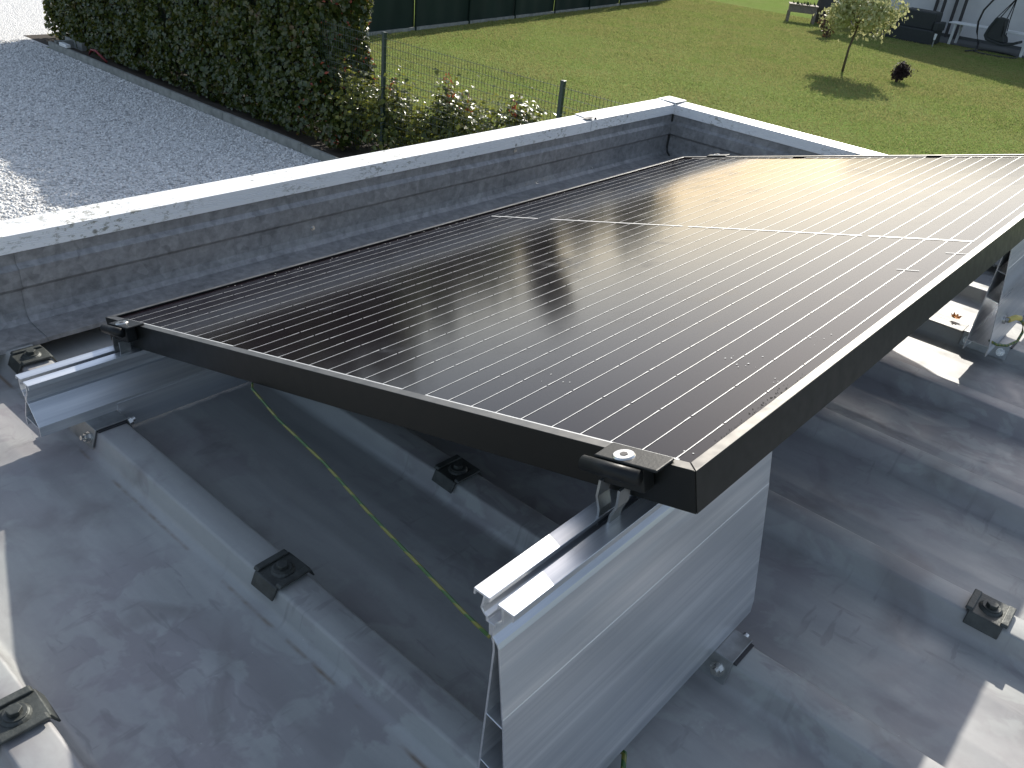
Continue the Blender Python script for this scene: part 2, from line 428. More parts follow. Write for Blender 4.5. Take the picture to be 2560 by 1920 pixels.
# grass blades
def grass(n):
    # denser near, thinning with distance
    pts = []
    while sum(map(len, pts)) < n:
        x = 7.3 + 29*rng.random(60000)**1.15; y = rng.uniform(-2, 20, 60000)
        ok = (y < 16.3 + (x-13.5)*.17) & ~((x < 8.6) & (y > 3)) & (y < 4.5 + x*.95) & (y > -2 + (x-12)*.08)
        pts.append(np.stack([x[ok], y[ok]], 1))
    P = np.concatenate(pts)[:n]
    k = np.sin(P[:,0]*1.3+1)*np.cos(P[:,1]*1.1)*.5 + .5
    h = rng.uniform(.016, .042, n) * (.75+.5*k) * (1 + (P[:,0] > 22)*.25)
    w = rng.uniform(.005, .009, n) * (1 + P[:,0]/22)
    a = rng.uniform(0, 6.283, n); lean = rng.uniform(-.6, .6, (n,2)) * h[:,None]
    d = np.stack([np.cos(a), np.sin(a)], 1) * w[:,None]
    z0 = np.full((n,1), GZ)
    A = np.concatenate([P-d, z0], 1); B = np.concatenate([P+d, z0], 1); C = np.concatenate([P+lean, z0+h[:,None]], 1)
    V = np.stack([A,B,C], 1).reshape(-1,3); F = np.arange(3*n).reshape(-1,3)
    return V, F
V, F = grass(380000)
tag(npmesh('grass', V, F, M['blade']), 'short mown green grass of the sunlit garden lawn', 'grass', kind='stuff')

# ------------------------------------------------------------------ the garage roof
ZR, ZP = -.105, -.138
RIBX = [-.067 + .2965*k for k in range(-9, 8)]
RIBX = [x for x in RIBX if x < 1.95]
X0, X1, Y0, Y1 = -2.85, 1.998, -3.6, .276
prof = [(X0, ZP)]
for k, x in enumerate(RIBX):
    prof += [(x-.0300, ZP), (x-.0215, ZR), (x+.0205, ZR), (x+.0290, ZP)]
    nx = RIBX[k+1] if k+1 < len(RIBX) else 2.35
    for q in (.36, .64):                      # two shallow stiffening beads in each pan
        m = x + (nx-x)*q
        if m < X1-.02: prof += [(m-.012, ZP), (m-.004, ZP+.0010), (m+.004, ZP+.0010), (m+.012, ZP)]
prof.append((X1, ZP))
ys = list(np.linspace(Y0, Y1-.03, 26))
Vv = []; Ff = []
for y in ys:
    for (x, z) in prof: Vv.append((x, y, z))
n = len(prof)
for i in range(len(ys)-1):
    for j in range(n-1): Ff.append((i*n+j, i*n+j+1, (i+1)*n+j+1, (i+1)*n+j))
roof = pyd('roof', Vv, Ff, M['roof'])
bm = bmesh.new(); bm.from_mesh(roof.data)
bv = [e for e in bm.edges if abs(e.verts[0].co.x-e.verts[1].co.x) < 1e-6 and len(e.link_faces) == 2 and e.calc_face_angle() > .3]
foot = [e for e in bv if e.verts[0].co.z < ZP+.004]
bmesh.ops.bevel(bm, geom=foot, offset=.010, segments=4, profile=.5, affect='EDGES')
bv = [e for e in bm.edges if abs(e.verts[0].co.x-e.verts[1].co.x) < 1e-6 and len(e.link_faces) == 2 and e.calc_face_angle() > .6 and e.verts[0].co.z > ZR-.002]
bmesh.ops.bevel(bm, geom=bv, offset=.0040, segments=3, profile=.5, affect='EDGES')
for f in bm.faces: f.smooth = True
bm.to_mesh(roof.data); bm.free()
tag(roof, kind='structure')
# rust specks and side overlap: one extra sheet edge lying on a rib
# garage walls below
g = MB()
for lo, hi in (((X0, .10, GZ), (2.048, .294, -.16)), ((1.85, Y0, GZ), (2.045, .10, -.16)), ((X0, Y0, GZ), (X0+.2, .10, -.16)), ((X0+.2, Y0, GZ), (1.85, Y0+.2, -.16))):
    g.box(lo, hi)
tag(g.build('garage_building', M['render']), 'pale rendered garage walls carrying the ribbed metal roof', 'building')

# saddle clamps over the ribs (part of the roof)
def saddle_mesh():
    b = MB()
    hw, hl = .0245, .0205
    b.prism([(-.0315, -.0110), (-.0290, -.0110), (-hw+.003, .0020), (hw-.003, .0020), (.0290, -.0110), (.0315, -.0110), (hw, .0050), (-hw, .0050)], 'y', -hl, hl)
    for s in (-1, 1):                                       # raised end ridges
        b.prism([(-.0235, .0047), (-.021, .0085), (.021, .0085), (.0235, .0047)], 'y', s*hl-.0045, s*hl+.0045)
    b.cyl((0, 0, .0047), (0,0,1), .0150, .0035, 20, .0115)
    return b
def bolt_mesh():
    b = MB(); b.cyl((0,0,.0080), (0,0,1), .0112, .0014, 20); b.cyl((0,0,.0094), (0,0,1), .0072, .0050, 6)
    return b
sm = saddle_mesh().build('saddle_clamp', M['rubber_clamp'], roof, bevel=.0012)
sb = bolt_mesh().build('bolt', M['rubber_clamp'], sm, bevel=.0006)
first = True
for x in RIBX:
    for y in (.135, -.526, -1.167, -1.81):
        if x < -1.3: continue
        if y in (.135, -1.167) and round((x+.067)/.2965) % 2: continue
        if y == .135 and x > .1: continue
        if first: c = sm; first = False
        else:
            c = sm.copy(); col.objects.link(c); c.parent = roof
            d = sb.copy(); col.objects.link(d); d.parent = c
        c.location = (x+.0, y + random.uniform(-.004, .004), ZR)
        c.rotation_euler = (0, 0, random.uniform(-.05, .05))

# ------------------------------------------------------------------ parapet walls
cap_z = .055
WX = 1.748                                     # the far wall is the same profile turned, this much further
clad = [(.250,.030), (.250,.004), (.2425,-.004), (.2425,-.035), (.2505,-.043), (.2505,-.078), (.2470,-.091), (.2380,-.0985), (.2050,-.1010), (.1780,-.1020), (.1772,-.1090)]
def clad_strip(name, mat, parent, a, b, axis):
    mb = MB(); mb.strip([(p[0], p[1]) for p in clad], .0012, a, b)
    if axis == 'y':
        mb.v = [(v[1] + WX, v[0], v[2]) for v in mb.v]
    return mb.build(name, mat, parent)
pw = empty('parapet_wall', (0, .28, -.138)); pw2 = empty('parapet_wall', (2.03, 0, -.138))
def at(o, p): o.parent = p; o.matrix_parent_inverse = Matrix.Translation(-p.location); return o
for k_, (a, b) in enumerate(((X0, -.02), (-.0225, 1.02), (1.0175, 1.9975))):
    o = at(clad_strip('cladding_sheet', M['clad'], None, a, b, 'x'), pw)
    o.location.y -= .0014*(k_ % 2); o.location.z += .0014*(k_ % 2)
at(clad_strip('cladding_sheet', M['clad'], None, Y0, .2485, 'y'), pw2)
at(MB().box((X0, .2535, -.158), (2.047, .292, .044)).build('core', M['render']), pw)
at(MB().box((2.0020, Y0, -.158), (2.043, .2525, .044)).build('core', M['render']), pw2)
def coping(a, b, dz=0, dy=0):
    # folded white cap: inner face with fine grooves, gently sloped top, outer drip
    m = MB(); z = cap_z+dz; yi = .2440-dy; yo = .3020+dy
    inner = [(yi, z)]
    for k in range(4):
        zz = z-.0085-k*.0036
        inner += [(yi, zz+.0012), (yi+.0009, zz+.0006), (yi+.0009, zz-.0004), (yi, zz-.001)]
    inner += [(yi, z-.0285), (yi+.004, z-.0300)]
    line = inner[::-1] + [(yo, z+.0035), (yo, z-.034)]
    m.strip(line, .0014, a, b); return m
at(coping(X0, 1.560).build('coping', M['coping']), pw)
at(coping(1.542, 1.992, .0028, .0026).build('coping', M['coping']), pw)
m = coping(Y0, .302)
m.v = [(v[1] + WX, v[0], v[2]) for v in m.v]
at(m.build('coping', M['coping']), pw2)
m = MB().box((1.984, .2400, cap_z+.0060), (2.054, .306, cap_z+.0090))
m.box((1.984, .2400, cap_z-.024), (1.9865, .2420, cap_z+.0060))
at(m.build('corner_cap', M['coping'], bevel=.0008), pw2)
m = MB().add([(1.526,.249,cap_z+.0058),(1.558,.247,cap_z+.0085),(1.562,.265,cap_z+.0062),(1.53,.272,cap_z+.0048)], [(0,1,2,3)])
m.box((1.5575,.2410,cap_z-.006),(1.5605,.2470,cap_z+.009))
at(m.build('sealing_strip', plain('black_sealant', (.015,.015,.015), .6)), pw)
m = MB().tube([(1.9965,.2465,.026),(1.9965,.2460,-.03),(1.9965,.2465,-.08),(1.992,.240,-.094),(1.968,.215,-.0995)], .0032, 6)
at(m.build('corner_seal', plain('dark_joint', (.03,.032,.028), .8)), pw2)
for x, z in ((.57, -.060), (1.58, -.086), (-.45, -.060), (1.10, -.020), (1.22, .016)):
    s_ = MB().cyl((x, .2500, z), (0,-1,0), .0052, .0018, 14); s_.cyl((x, .2483, z), (0,-1,0), .0034, .0036, 6)
    at(s_.build('screw', M['steel']), pw)
tag(pw, 'long galvanised parapet with white coping beside the gravel yard', 'parapet', 'parapet walls round the roof')
tag(pw2, 'far parapet with white coping turning right in front of the lawn', 'parapet', 'parapet walls round the roof')

# ------------------------------------------------------------------ mounting rails
def high_rail(x0, x1):
    b = MB(); t = .0019
    b.strip([(-.8905,.1810), (-.8905,.1858), (-.9040,.1858), (-.9040,.1825)], t, x0, x1)
    b.strip([(-.9135,.1825), (-.9135,.1858), (-.9270,.1858), (-.9270,.1800)], t, x0, x1)
    b.strip([(-.9000,.1850), (-.8990,.1775), (-.8982,.1735), (-.9010,.1700), (-.9040,.1685), (-.9045,.1650), (-.9130,.1650), (-.9135,.1685), (-.9160,.1700), (-.9188,.1735), (-.9182,.1775), (-.9172,.1850)], t, x0, x1)
    b.strip([(-.9088,.1645), (-.9100,.1540)], .0045, x0, x1)
    b.strip([(-.9095,.1545), (-.9165,.1495), (-.9185,.1460), (-.9300,.0800), (-.9305,.0795), (-.9545,-.0800), (-.9550,-.0990)], t, x0, x1)
    b.strip([(-.9100,.1545), (-.9130,.1480), (-.9140,.1400), (-.9135,.0000), (-.9125,-.0800), (-.9120,-.0990)], t, x0, x1)
    for a, c in (((-.9140,.0730), (-.9310,.0700)), ((-.9137,.0180), (-.9398,.0120)), ((-.9127,-.0780), (-.9540,-.0780))):
        b.strip([a, c], .0015, x0, x1)
    return b
def low_rail(x0, x1):
    b = MB(); t = .0019
    b.strip([(-.0470,-.0285), (-.0470,-.0240), (-.0610,-.0240), (-.0610,-.0270)], t, x0, x1)
    b.strip([(-.0710,-.0270), (-.0710,-.0240), (-.0845,-.0240), (-.0850,-.0300)], t, x0, x1)
    b.strip([(-.0565,-.0245), (-.0555,-.0340), (-.0575,-.0420), (-.0610,-.0440), (-.0615,-.0480), (-.0710,-.0480), (-.0715,-.0440), (-.0750,-.0420), (-.0770,-.0340), (-.0760,-.0245)], t, x0, x1)
    b.strip([(-.0663,-.0480), (-.0668,-.0560)], .0045, x0, x1)
    b.strip([(-.0665,-.0555), (-.0720,-.0580), (-.0930,-.0860), (-.0935,-.1010)], t, x0, x1)
    b.strip([(-.0665,-.0555), (-.0640,-.0590), (-.0520,-.0860), (-.0515,-.1010)], t, x0, x1)
    b.strip([(-.0525,-.0880), (-.0930,-.0880)], .0015, x0, x1)
    return b
def bracket(parent, ribx, yc, half=.05):
    # zinc saddle foot over the rib, bolts on both sides, rubber pad
    b = MB(); b.prism([(-.0335,-.0250), (-.0312,-.0250), (-.0220,.0022), (.0210,.0022), (.0302,-.0250), (.0325,-.0250), (.0230,.0044), (-.0240,.0044)], 'y', -half, half)
    b.v = [(v[0]+ribx, v[1]+yc, v[2]+ZR) for v in b.v]
    o = b.build('bracket', M['bracket'], parent, bevel=.0007)
    p = MB().prism([(-.0220,.0003), (.0205,.0003), (.0200,.0020), (-.0210,.0020)], 'y', -half-.004, half+.004)
    p.v = [(v[0]+ribx, v[1]+yc, v[2]+ZR) for v in p.v]
    p.build('rubber_pad', M['bracket_dark'], parent)
    for sx in (-1, 1):
        for sy in (-1, 1):
            nrm = Vector((sx*.95, 0, .31)); c = Vector((ribx-.0005+sx*.0285, yc+sy*(half-.013), ZR-.012))
            m = MB().cyl(c, nrm, .0085, .0015, 20); m.cyl(c+nrm*.0015, nrm, .0062, .0055, 6); m.cyl(c+nrm*.007, nrm, .0035, .005, 10)
            m.build('bolt', M['steel'], o)
RIB = lambda k: -.067 + .2965*k
specs = [('h', -.152, .290, 1, 'tall aluminium mounting rail with open end in the foreground', ),
         ('h', 1.290, 1.630, 5, 'far tall mounting rail behind the panel with yellow earth lug'),
         ('l', -.152, .290, 0, 'low aluminium mounting rail under the panel corner near the parapet'),
         ('l', 1.290, 1.735, 5, 'far low mounting rail hidden under the back of the panel')]
for kind, a, b, k, lab in specs:
    r_ = empty('mounting_rail', (0, 0, 0))
    if kind == 'h': high_rail(a, b).build('profile', M['alu'], r_, bevel=.0003, seg=1); bracket(r_, RIB(k), -.933, .046)
    else: low_rail(a, b).build('profile', M['alu'], r_, bevel=.0003, seg=1); bracket(r_, RIB(k), -.072, .052); MB().box((a+.109 if a < 0 else a+.18, -.0952, -.1345), (a+.342 if a < 0 else a+.40, -.0931, -.0900)).build('light_leak_blocker', M['alu'], r_)  # low rails: extra strip added to block sun leaking under the profile
    tag(r_, lab, 'rail', 'aluminium rails carrying the solar panel')
    if kind == 'h' and a > 1:
        m = MB().cyl((1.364,-.9500,-.041), (0,-1,.15), .0085, .004, 18); m.cyl((1.364,-.954,-.0405), (0,-1,.15), .0055, .006, 6)
        lug = m.build('earth_bolt', M['steel'], r_)
        MB().tube([(1.368,-.958,-.040),(1.385,-.966,-.036),(1.40,-.972,-.040)], .0058, 10).build('lug', M['cable_lug'], r_)
        MB().tube([(1.398,-.971,-.040),(1.412,-.980,-.052),(1.410,-.986,-.070),(1.388,-.986,-.083),(1.350,-.976,-.085),(1.318,-.962,-.078),(1.30,-.950,-.068)], .0028, 8).build('earth_wire', M['cable'], r_, True)

# ------------------------------------------------------------------ the solar panel
T = R(14.951); W, L, D = 1.0, 1.6617, .037
panel = empty('solar_panel', (0, 0, 0), (-T, 0, 0))
fp = [(0,0), (.0110,0), (.0110,-.0026), (.0020,-.0026), (.0020,-.0352), (.0280,-.0352), (.0280,-D), (0,-D)]
def frame_bar(side):
    V = []
    for end in (0, 1):
        for i, z in fp:
            g_ = .00022
            if side == 'front': u = (i+g_, W-i-g_)[end]; v = i
            elif side == 'back': u = (i+g_, W-i-g_)[end]; v = L-i
            elif side == 'low': v = (i+g_, L-i-g_)[end]; u = i
            else: v = (i+g_, L-i-g_)[end]; u = W-i
            V.append((v, -u, z))
    n = len(fp); b = MB()
    b.add(V, [(i, (i+1) % n, n+(i+1) % n, n+i) for i in range(n)] + [tuple(range(n))[::-1], tuple(range(n, 2*n))])
    o = b.build('frame_bar', M['black_ano'], panel)
    o.data.materials.append(M['lip'])
    for f in o.data.polygons:
        if f.normal.z > .8 and f.center.z > -.001: f.material_index = 1  # upward lip faces take the painted highlight
    md = o.modifiers.new('bevel', 'BEVEL'); md.width = .0006; md.segments = 2; md.limit_method = 'ANGLE'; md.angle_limit = R(35); md.material = 0
    return o
for s_ in ('front', 'back', 'low', 'high'): frame_bar(s_)
GTOP = -.0032
MB().box((.0030, -W+.003, GTOP-.0042), (L-.003, -.003, GTOP)).build('glass', M['glass'], panel)
MB().box((.0045, -W+.0045, GTOP-.0062), (L-.0045, -.0045, GTOP-.0046)).build('backsheet', M['backsheet'], panel)
m = MB().box((.80,-.56,-.0235),(.86,-.44,-.0098))
m.build('junction_box', M['backsheet'], panel, bevel=.003)
wz = GTOP+.00035
us = [.0454 + c*.1606 + k*.0312 for c in range(6) for k in range(5)]
halves = [(.0135, .8060, 10), (.8180, 1.6450, 10)]
for u in us:
    m = MB()
    for a, b, nn in halves:
        st = (b-a)/nn
        for k in range(nn):
            g0 = 0 if k == 0 else .0013; g1 = 0 if k == nn-1 else .0013
            v0, v1 = a+k*st+g0, a+(k+1)*st-g1
            hw = .00044
            m.add([(v0,-u-hw,wz),(v1,-u-hw,wz),(v1,-u+hw,wz),(v0,-u+hw,wz)], [(0,1,2,3)])
            for ve, sg in ((v0, 1), (v1, -1)):      # flared pads at the cell ends
                m.add([(ve,-u-hw*1.5,wz+.00008),(ve+sg*.012,-u-hw,wz+.00008),(ve+sg*.012,-u+hw,wz+.00008),(ve,-u+hw*1.5,wz+.00008)], [(0,1,2,3) if sg > 0 else (3,2,1,0)])
    pyd('busbar', m.v, m.f, M['wire'], panel)
rib_spans = [(.0385, .3310), (.3655, .6530), (.6870, .9765)]
mid_spans = [(.0440, .1720), (.2040, .5060), (.5160, .8180), (.8280, .9745)]
def ribbon(u0, u1, v, w=.0052):
    pyd('ribbon', [(v-w/2,-u1,wz+.0002),(v+w/2,-u1,wz+.0002),(v+w/2,-u0,wz+.0002),(v-w/2,-u0,wz+.0002)], [(0,1,2,3)], M['wire'], panel)
for a, b in rib_spans: ribbon(a, b, .0140)
for a, b in mid_spans: ribbon(a, b, .8120, .0046)
for a, b in rib_spans: ribbon(a, b, 1.6470)
tag(panel, 'black framed solar panel tilted on rails over the metal roof', 'solar panel')
# dirt on the glass near the near corner: a crumbly line and a few pale splashes
m = MB()
for k in range(70):
    v = .06 + .0024*k + random.gauss(0, .002); u = W-.0125-random.random()**2*.006-.003*math.sin(k*.15)**2
    r_ = random.uniform(.0004, .0016)*(1 if 20 < k < 55 else .5)
    m.add([(v-r_,-u,GTOP+.0003),(v,-u-r_*.6,GTOP+.0003),(v+r_,-u,GTOP+.0003),(v,-u+r_*.7,GTOP+.0009)], [(0,1,2),(0,2,3),(0,1,3),(1,2,3)])
tag(m.build('dirt_crumbs', plain('black_grit', (.02,.018,.016), .9)), 'line of black grit along the near edge of the panel glass', 'dirt', kind='stuff')
bpy.data.objects['dirt_crumbs'].rotation_euler = (-T, 0, 0)
m = MB()
for cu, cv, nn, sp in ((.955,.335,12,.010), (.985,.30,3,.006), (.93,.225,16,.012), (.90,.235,8,.008), (.965,.20,5,.008), (.945,.44,6,.012), (.985,.62,4,.01), (.78,.12,8,.018), (.945,.55,4,.004), (.62,.60,6,.03), (.97,.03,6,.01)):
    for k in range((nn+1)//2):
        u, v = cu+random.gauss(0, sp*.6), cv+random.gauss(0, sp)
        if u > .985: continue
        r_ = random.uniform(.0004, .0011); q = random.uniform(0, 3)
        P = [(v+r_*math.cos(q+i*1.257)*random.uniform(.5, 1.3), -u+r_*math.sin(q+i*1.257)*random.uniform(.5, 1.3), GTOP+.0006) for i in range(5)]
        m.add(P, [(0,1,2,3,4)])
for k in range(90):
    u, v, r_ = random.uniform(.013, .03)+abs(random.gauss(0, .004)), random.uniform(.15, 1.62), random.uniform(.0004, .0012)
    m.add([(v-r_*1.6,-u,GTOP+.0006),(v,-u-r_,GTOP+.0006),(v+r_*1.6,-u,GTOP+.0006),(v,-u+r_,GTOP+.0006)], [(0,1,2,3)])
for cu, cv in ((.945,.63), (.974,.735)):
    m.add([(cv-.0012,-cu-.014,GTOP+.0007),(cv+.0012,-cu-.014,GTOP+.0007),(cv+.0016,-cu+.014,GTOP+.0007),(cv-.0012,-cu+.014,GTOP+.0007)], [(0,1,2,3)])
o = pyd('dried_splashes', m.v, m.f, plain('white_splash', (.6,.6,.58), .8)); o.rotation_euler = (-T, 0, 0)
tag(o, 'small pale dried splashes on the panel glass', 'splashes', kind='stuff')

# module clamps
def module_clamp(u, back, label):
    e = empty('module_clamp', (0,0,0), (-T, 0, 0))
    sg = -1 if not back else 1
    v0 = 0 if not back else L
    fx = lambda a: v0 + sg*a                     # a: distance out from the frame
    def bx(name, a0, a1, u0, u1, z0, z1, mat, bev=.0012, par=None):
        lo = (min(fx(a0), fx(a1)), -u1, z0); hi = (max(fx(a0), fx(a1)), -u0, z1)
        return MB().box(lo, hi).build(name, mat, par or e, bevel=bev)
    b = bx('hook_plate', -.0075, .019, u-.022, u+.036, .0004, .0030, M['black_clamp'])
    bx('body', .0008, .0165, u-.022, u+.022, -.022, .0002, M['black_clamp'], .0015)
    MB().cyl((fx(.0230), -(u-.030), -.0045), (0,-1,0), .0062, .053, 18).build('front_roll', M['black_clamp'], e, True)
    bx('web', .0150, .0225, u-.026, u+.018, -.0135, -.003, M['black_clamp'])
    s_ = MB().cyl((fx(.0090), -u, .0030), (0,0,1), .0092, .0014, 28, .0082).build('screw', M['steel'], e)
    MB().cyl((fx(.0090), -u, .0040), (0,0,1), .0034, .0008, 6).build('socket', M['torx'], s_)
    # grey spring legs reaching down into the rail slot (upright in the world)
    zb = u*math.sin(T)
    lg = empty_local = None
    for k in (-1, 1):
        yl = -u*math.cos(T) + k*.0062 + (.002 if u > .5 else .004)
        ztop = zb - .022; zlow = (.178 if u > .5 else -.036)
        P = [(yl+k*.003, ztop), (yl+k*.0035, ztop-.016), (yl-k*.0005, ztop-.027), (yl-k*.0015, zlow)]
        mm = MB(); mm.strip(P, .0022, min(fx(.004), fx(.020)), max(fx(.004), fx(.020)))
        # world -> clamp space
        c_, s__ = math.cos(T), math.sin(T)
        mm.v = [(x, y*c_ - z*s__, y*s__ + z*c_) for x, y, z in mm.v]
        mm.build('spring_leg', M['bracket'], e)
    tag(e, label, 'clamp', 'black clamps holding the solar panel')
module_clamp(.942, False, 'black clamp with round torx screw at the near right corner of the panel')
module_clamp(.076, False, 'black clamp with torx screw at the near left corner of the panel')
module_clamp(.100, True, 'black clamp on the back edge of the panel near the far parapet')
module_clamp(.942, True, 'black clamp on the far high corner of the panel')

# earth cables and a dry leaf
cb = [(.05,-.31,.030),(.02,-.355,.055),(-.01,-.398,.066),(-.03,-.478,.071),(-.05,-.587,.080),(-.08,-.695,.094),(-.10,-.780,.103),(-.12,-.855,.114),(-.138,-.898,.133),(-.140,-.9065,.150)]
tag(MB().tube(cb, .0016, 8).build('earth_cable', M['cable'], None, True), 'thin green and yellow earth cable hanging under the panel to the tall rail', 'cable')
cb = [(-.02,-.945,-.137),(.00,-.957,-.130),(.018,-.963,-.118),(.030,-.955,-.112),(.034,-.940,-.118),(.028,-.925,-.130),(.015,-.91,-.135)]
tag(MB().tube(cb, .0030, 8).build('cable_loop', M['cable'], None, True), 'green and yellow cable loop peeking from below the tall rail', 'cable')
m = MB(); lc = Vector((1.440,-.853,ZP+.003))
for k in range(9):
    a = k*.7; q = lc + Vector((math.cos(a)*.006, math.sin(a)*.006, .004)); t_ = lc + Vector((math.cos(a)*.013, math.sin(a)*.013, .004+.008*random.random())); sd = Vector((-math.sin(a), math.cos(a), 0))*.005
    m.add([lc+Vector((0,0,.004)), q-sd, t_, q+sd], [(0,1,2),(0,2,3)])
lf = m.build('dry_leaf', M['dry_leaf'])
lf.location = (0, 0, .034)
tag(lf, 'dry orange leaf lying on the roof rib beside the far rail', 'leaf')
lf.location = (0,0,ZR-ZP)

# ------------------------------------------------------------------ vegetation
def leaf_mesh(P, N, size, fold=.25, asp=.42):
    """diamond leaves with a folded midrib; P centres, N normals, size lengths"""
    n = len(P); N = N/np.linalg.norm(N, axis=1, keepdims=True)
    t = rng.normal(size=(n,3)); t -= (t*N).sum(1, keepdims=True)*N; t /= np.linalg.norm(t, axis=1, keepdims=True)
    b = np.cross(N, t); s = size[:,None]
    A = P - t*s*.5; C = P + t*s*.5 - N*s*.08
    B = P + b*s*asp + N*s*fold*.5 - t*s*.05; Dd = P - b*s*asp + N*s*fold*.5 - t*s*.05
    V = np.stack([A,B,C,Dd], 1).reshape(-1,3)
    i = (np.arange(n)*4)[:,None]
    F = np.concatenate([i+np.array([[0,1,2]]), i+np.array([[0,2,3]])], 1).reshape(-1,3)
    return V, F
def clump_noise(P, sc, seed):
    r = np.random.default_rng(seed); k = r.normal(size=(5,3))*sc; ph = r.uniform(0, 6.28, 5)
    return sum(np.sin(P@k[i]+ph[i]) for i in range(5))/5

# tall hedge: a box-like volume with lumpy faces
def hedge_points(n):
    y = rng.uniform(9.35, 18.1, n); z = rng.uniform(.05, 2.72, n); side = rng.random(n)
    x = 8.0 + np.where(side < .62, -1, 1)*(.55 - rng.exponential(.07, n))
    top = (side > .88); z = np.where(top, 2.68 - rng.exponential(.06, n), z); x = np.where(top, rng.uniform(7.45, 8.55, n), x)
    P = np.stack([x, y, z], 1)
    N = np.stack([np.where(top, 0, np.sign(x-8.0)), np.zeros(n), np.where(top, 1., .7)], 1)
    # end faces
    m = n//7
    pe = np.stack([rng.uniform(7.47, 8.55, m), 9.35 + rng.exponential(.10, m), rng.uniform(.05, 2.68, m)], 1)
    pf = np.stack([rng.uniform(7.47, 8.55, m//2), 18.15 - rng.exponential(.10, m//2), rng.uniform(.3, 2.68, m//2)], 1)
    P = np.concatenate([P, pe, pf]); N = np.concatenate([N, np.tile([[0,-1,1.1]], (m,1)), np.tile([[0,1,.5]], (m//2,1))])
    bul = clump_noise(P, 2.2, 3)*.16 + clump_noise(P, 6, 4)*.07
    Nn = N/np.linalg.norm(N, axis=1, keepdims=True)
    P = P + Nn*bul[:,None]
    # right end leans outwards towards the ground and crumbles at the top
    near = np.clip((10.2-P[:,1])/.85, 0, 1)
    P[:,1] -= near*(np.clip(1.3-P[:,2], 0, 1.3)*.55 - np.clip(P[:,2]-2.2, 0, 1)*.3)
    keep = rng.random(len(P)) > .12 + .3*np.clip(.35-P[:,2], 0, .35)
    keep &= clump_noise(P, 4, 9) > -.55
    P = P[keep]; N = N[keep]
    P[:,2] += GZ
    N = N + rng.normal(size=N.shape)*.75
    return P, N
hedge = empty('photinia_hedge', (8.0, 13.7, GZ))
P, N = hedge_points(52000)
V, F = leaf_mesh(P, N, rng.uniform(.040, .120, len(P)))
o = npmesh('foliage', V, F, M['leaf_hedge']); at(o, hedge); o['kind'] = 'stuff'
P, N = hedge_points(2500); P = P[(P[:,2] > GZ+2.0) | (P[:,1] < 9.6)]; P += rng.normal(size=P.shape)*.04
V, F = leaf_mesh(P, rng.normal(size=P.shape)+[0,0,.6], rng.uniform(.05, .085, len(P)), .3, .25)
o = npmesh('red_shoots', V, F, M['leaf_red']); at(o, hedge); o['kind'] = 'stuff'
m = MB()
for k in range(24):
    y = 9.6 + k*.355 + random.uniform(-.08, .08); x = 8.0+random.uniform(-.2, .2)
    m.tube([(x,y,GZ),(x+random.uniform(-.08,.08),y+random.uniform(-.1,.1),GZ+.9),(x+random.uniform(-.2,.2),y+random.uniform(-.2,.2),GZ+1.7),(x+random.uniform(-.3,.3),y+random.uniform(-.3,.3),GZ+2.5)], [.035,.028,.018,.007], 6)
    for j in range(5):
        z = GZ+.4+j*.4; a = random.uniform(0,6.28)
        m.tube([(x,y,z),(x+.25*math.cos(a),y+.25*math.sin(a),z+.25),(x+.42*math.cos(a),y+.42*math.sin(a),z+.5)], [.012,.008,.003], 5)
at(m.build('stem', M['bark']), hedge)
# dense twiggy core, lumpy
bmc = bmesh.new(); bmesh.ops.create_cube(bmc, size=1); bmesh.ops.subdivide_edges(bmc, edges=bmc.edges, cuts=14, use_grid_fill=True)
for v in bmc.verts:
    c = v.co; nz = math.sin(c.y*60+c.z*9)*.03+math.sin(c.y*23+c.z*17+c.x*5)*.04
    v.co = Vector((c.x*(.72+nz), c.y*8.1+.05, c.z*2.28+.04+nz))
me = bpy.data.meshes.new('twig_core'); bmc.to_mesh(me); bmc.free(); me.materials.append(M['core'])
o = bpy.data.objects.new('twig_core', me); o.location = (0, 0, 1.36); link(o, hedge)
tag(hedge, 'tall dark green hedge with glossy leaves along the gravel yard', 'hedge')

def shrub(name, label, cat, c, h, r, n, mat, size, stems=7, group=None, red=0, flat=1.0, cl=.55, up=.9):
    e = empty(name, (c[0], c[1], GZ))
    k = max(6, n//70)
    cc = rng.normal(size=(k,3)); cc /= np.linalg.norm(cc, axis=1, keepdims=True); cc *= rng.uniform(.35, .95, (k,1))
    cc = cc*[r, r, h*.46*flat] + [0, 0, h*.54]
    idx = rng.integers(0, k, n); off = rng.normal(size=(n,3))*r*cl*.42
    P = cc[idx]+off; P[:,2] = np.clip(P[:,2], .04, h*1.08)
    N = (P-[0,0,h*.4])/[r,r,h*.5] + rng.normal(size=(n,3))*.55 + [0,0,up]
    V, F = leaf_mesh(P, N, rng.uniform(size*.7, size*1.3, n))
    o = npmesh('foliage', V, F, mat, e); o['kind'] = 'stuff'
    if red:
        hi = cc[np.argsort(-cc[:,2])[:red]]; ii = rng.integers(0, len(hi), red*14)
        P = hi[ii]+rng.normal(size=(red*14,3))*[.035,.035,.07]+[0,0,.06]
        V, F = leaf_mesh(P, rng.normal(size=P.shape), rng.uniform(size*.6, size, len(P)), .3, .25)
        o = npmesh('red_shoots', V, F, M['leaf_red'], e); o['kind'] = 'stuff'
    m = MB()
    for j in range(stems):
        q = cc[j % k]; a = random.uniform(0, 6.28)
        m.tube([(.04*math.cos(a), .04*math.sin(a), 0), tuple(q*[.4,.4,.5]), tuple(q)], [.012+h*.004, .008, .003], 6)
    m.build('stem', M['bark'], e)
    return tag(e, label, cat, group)
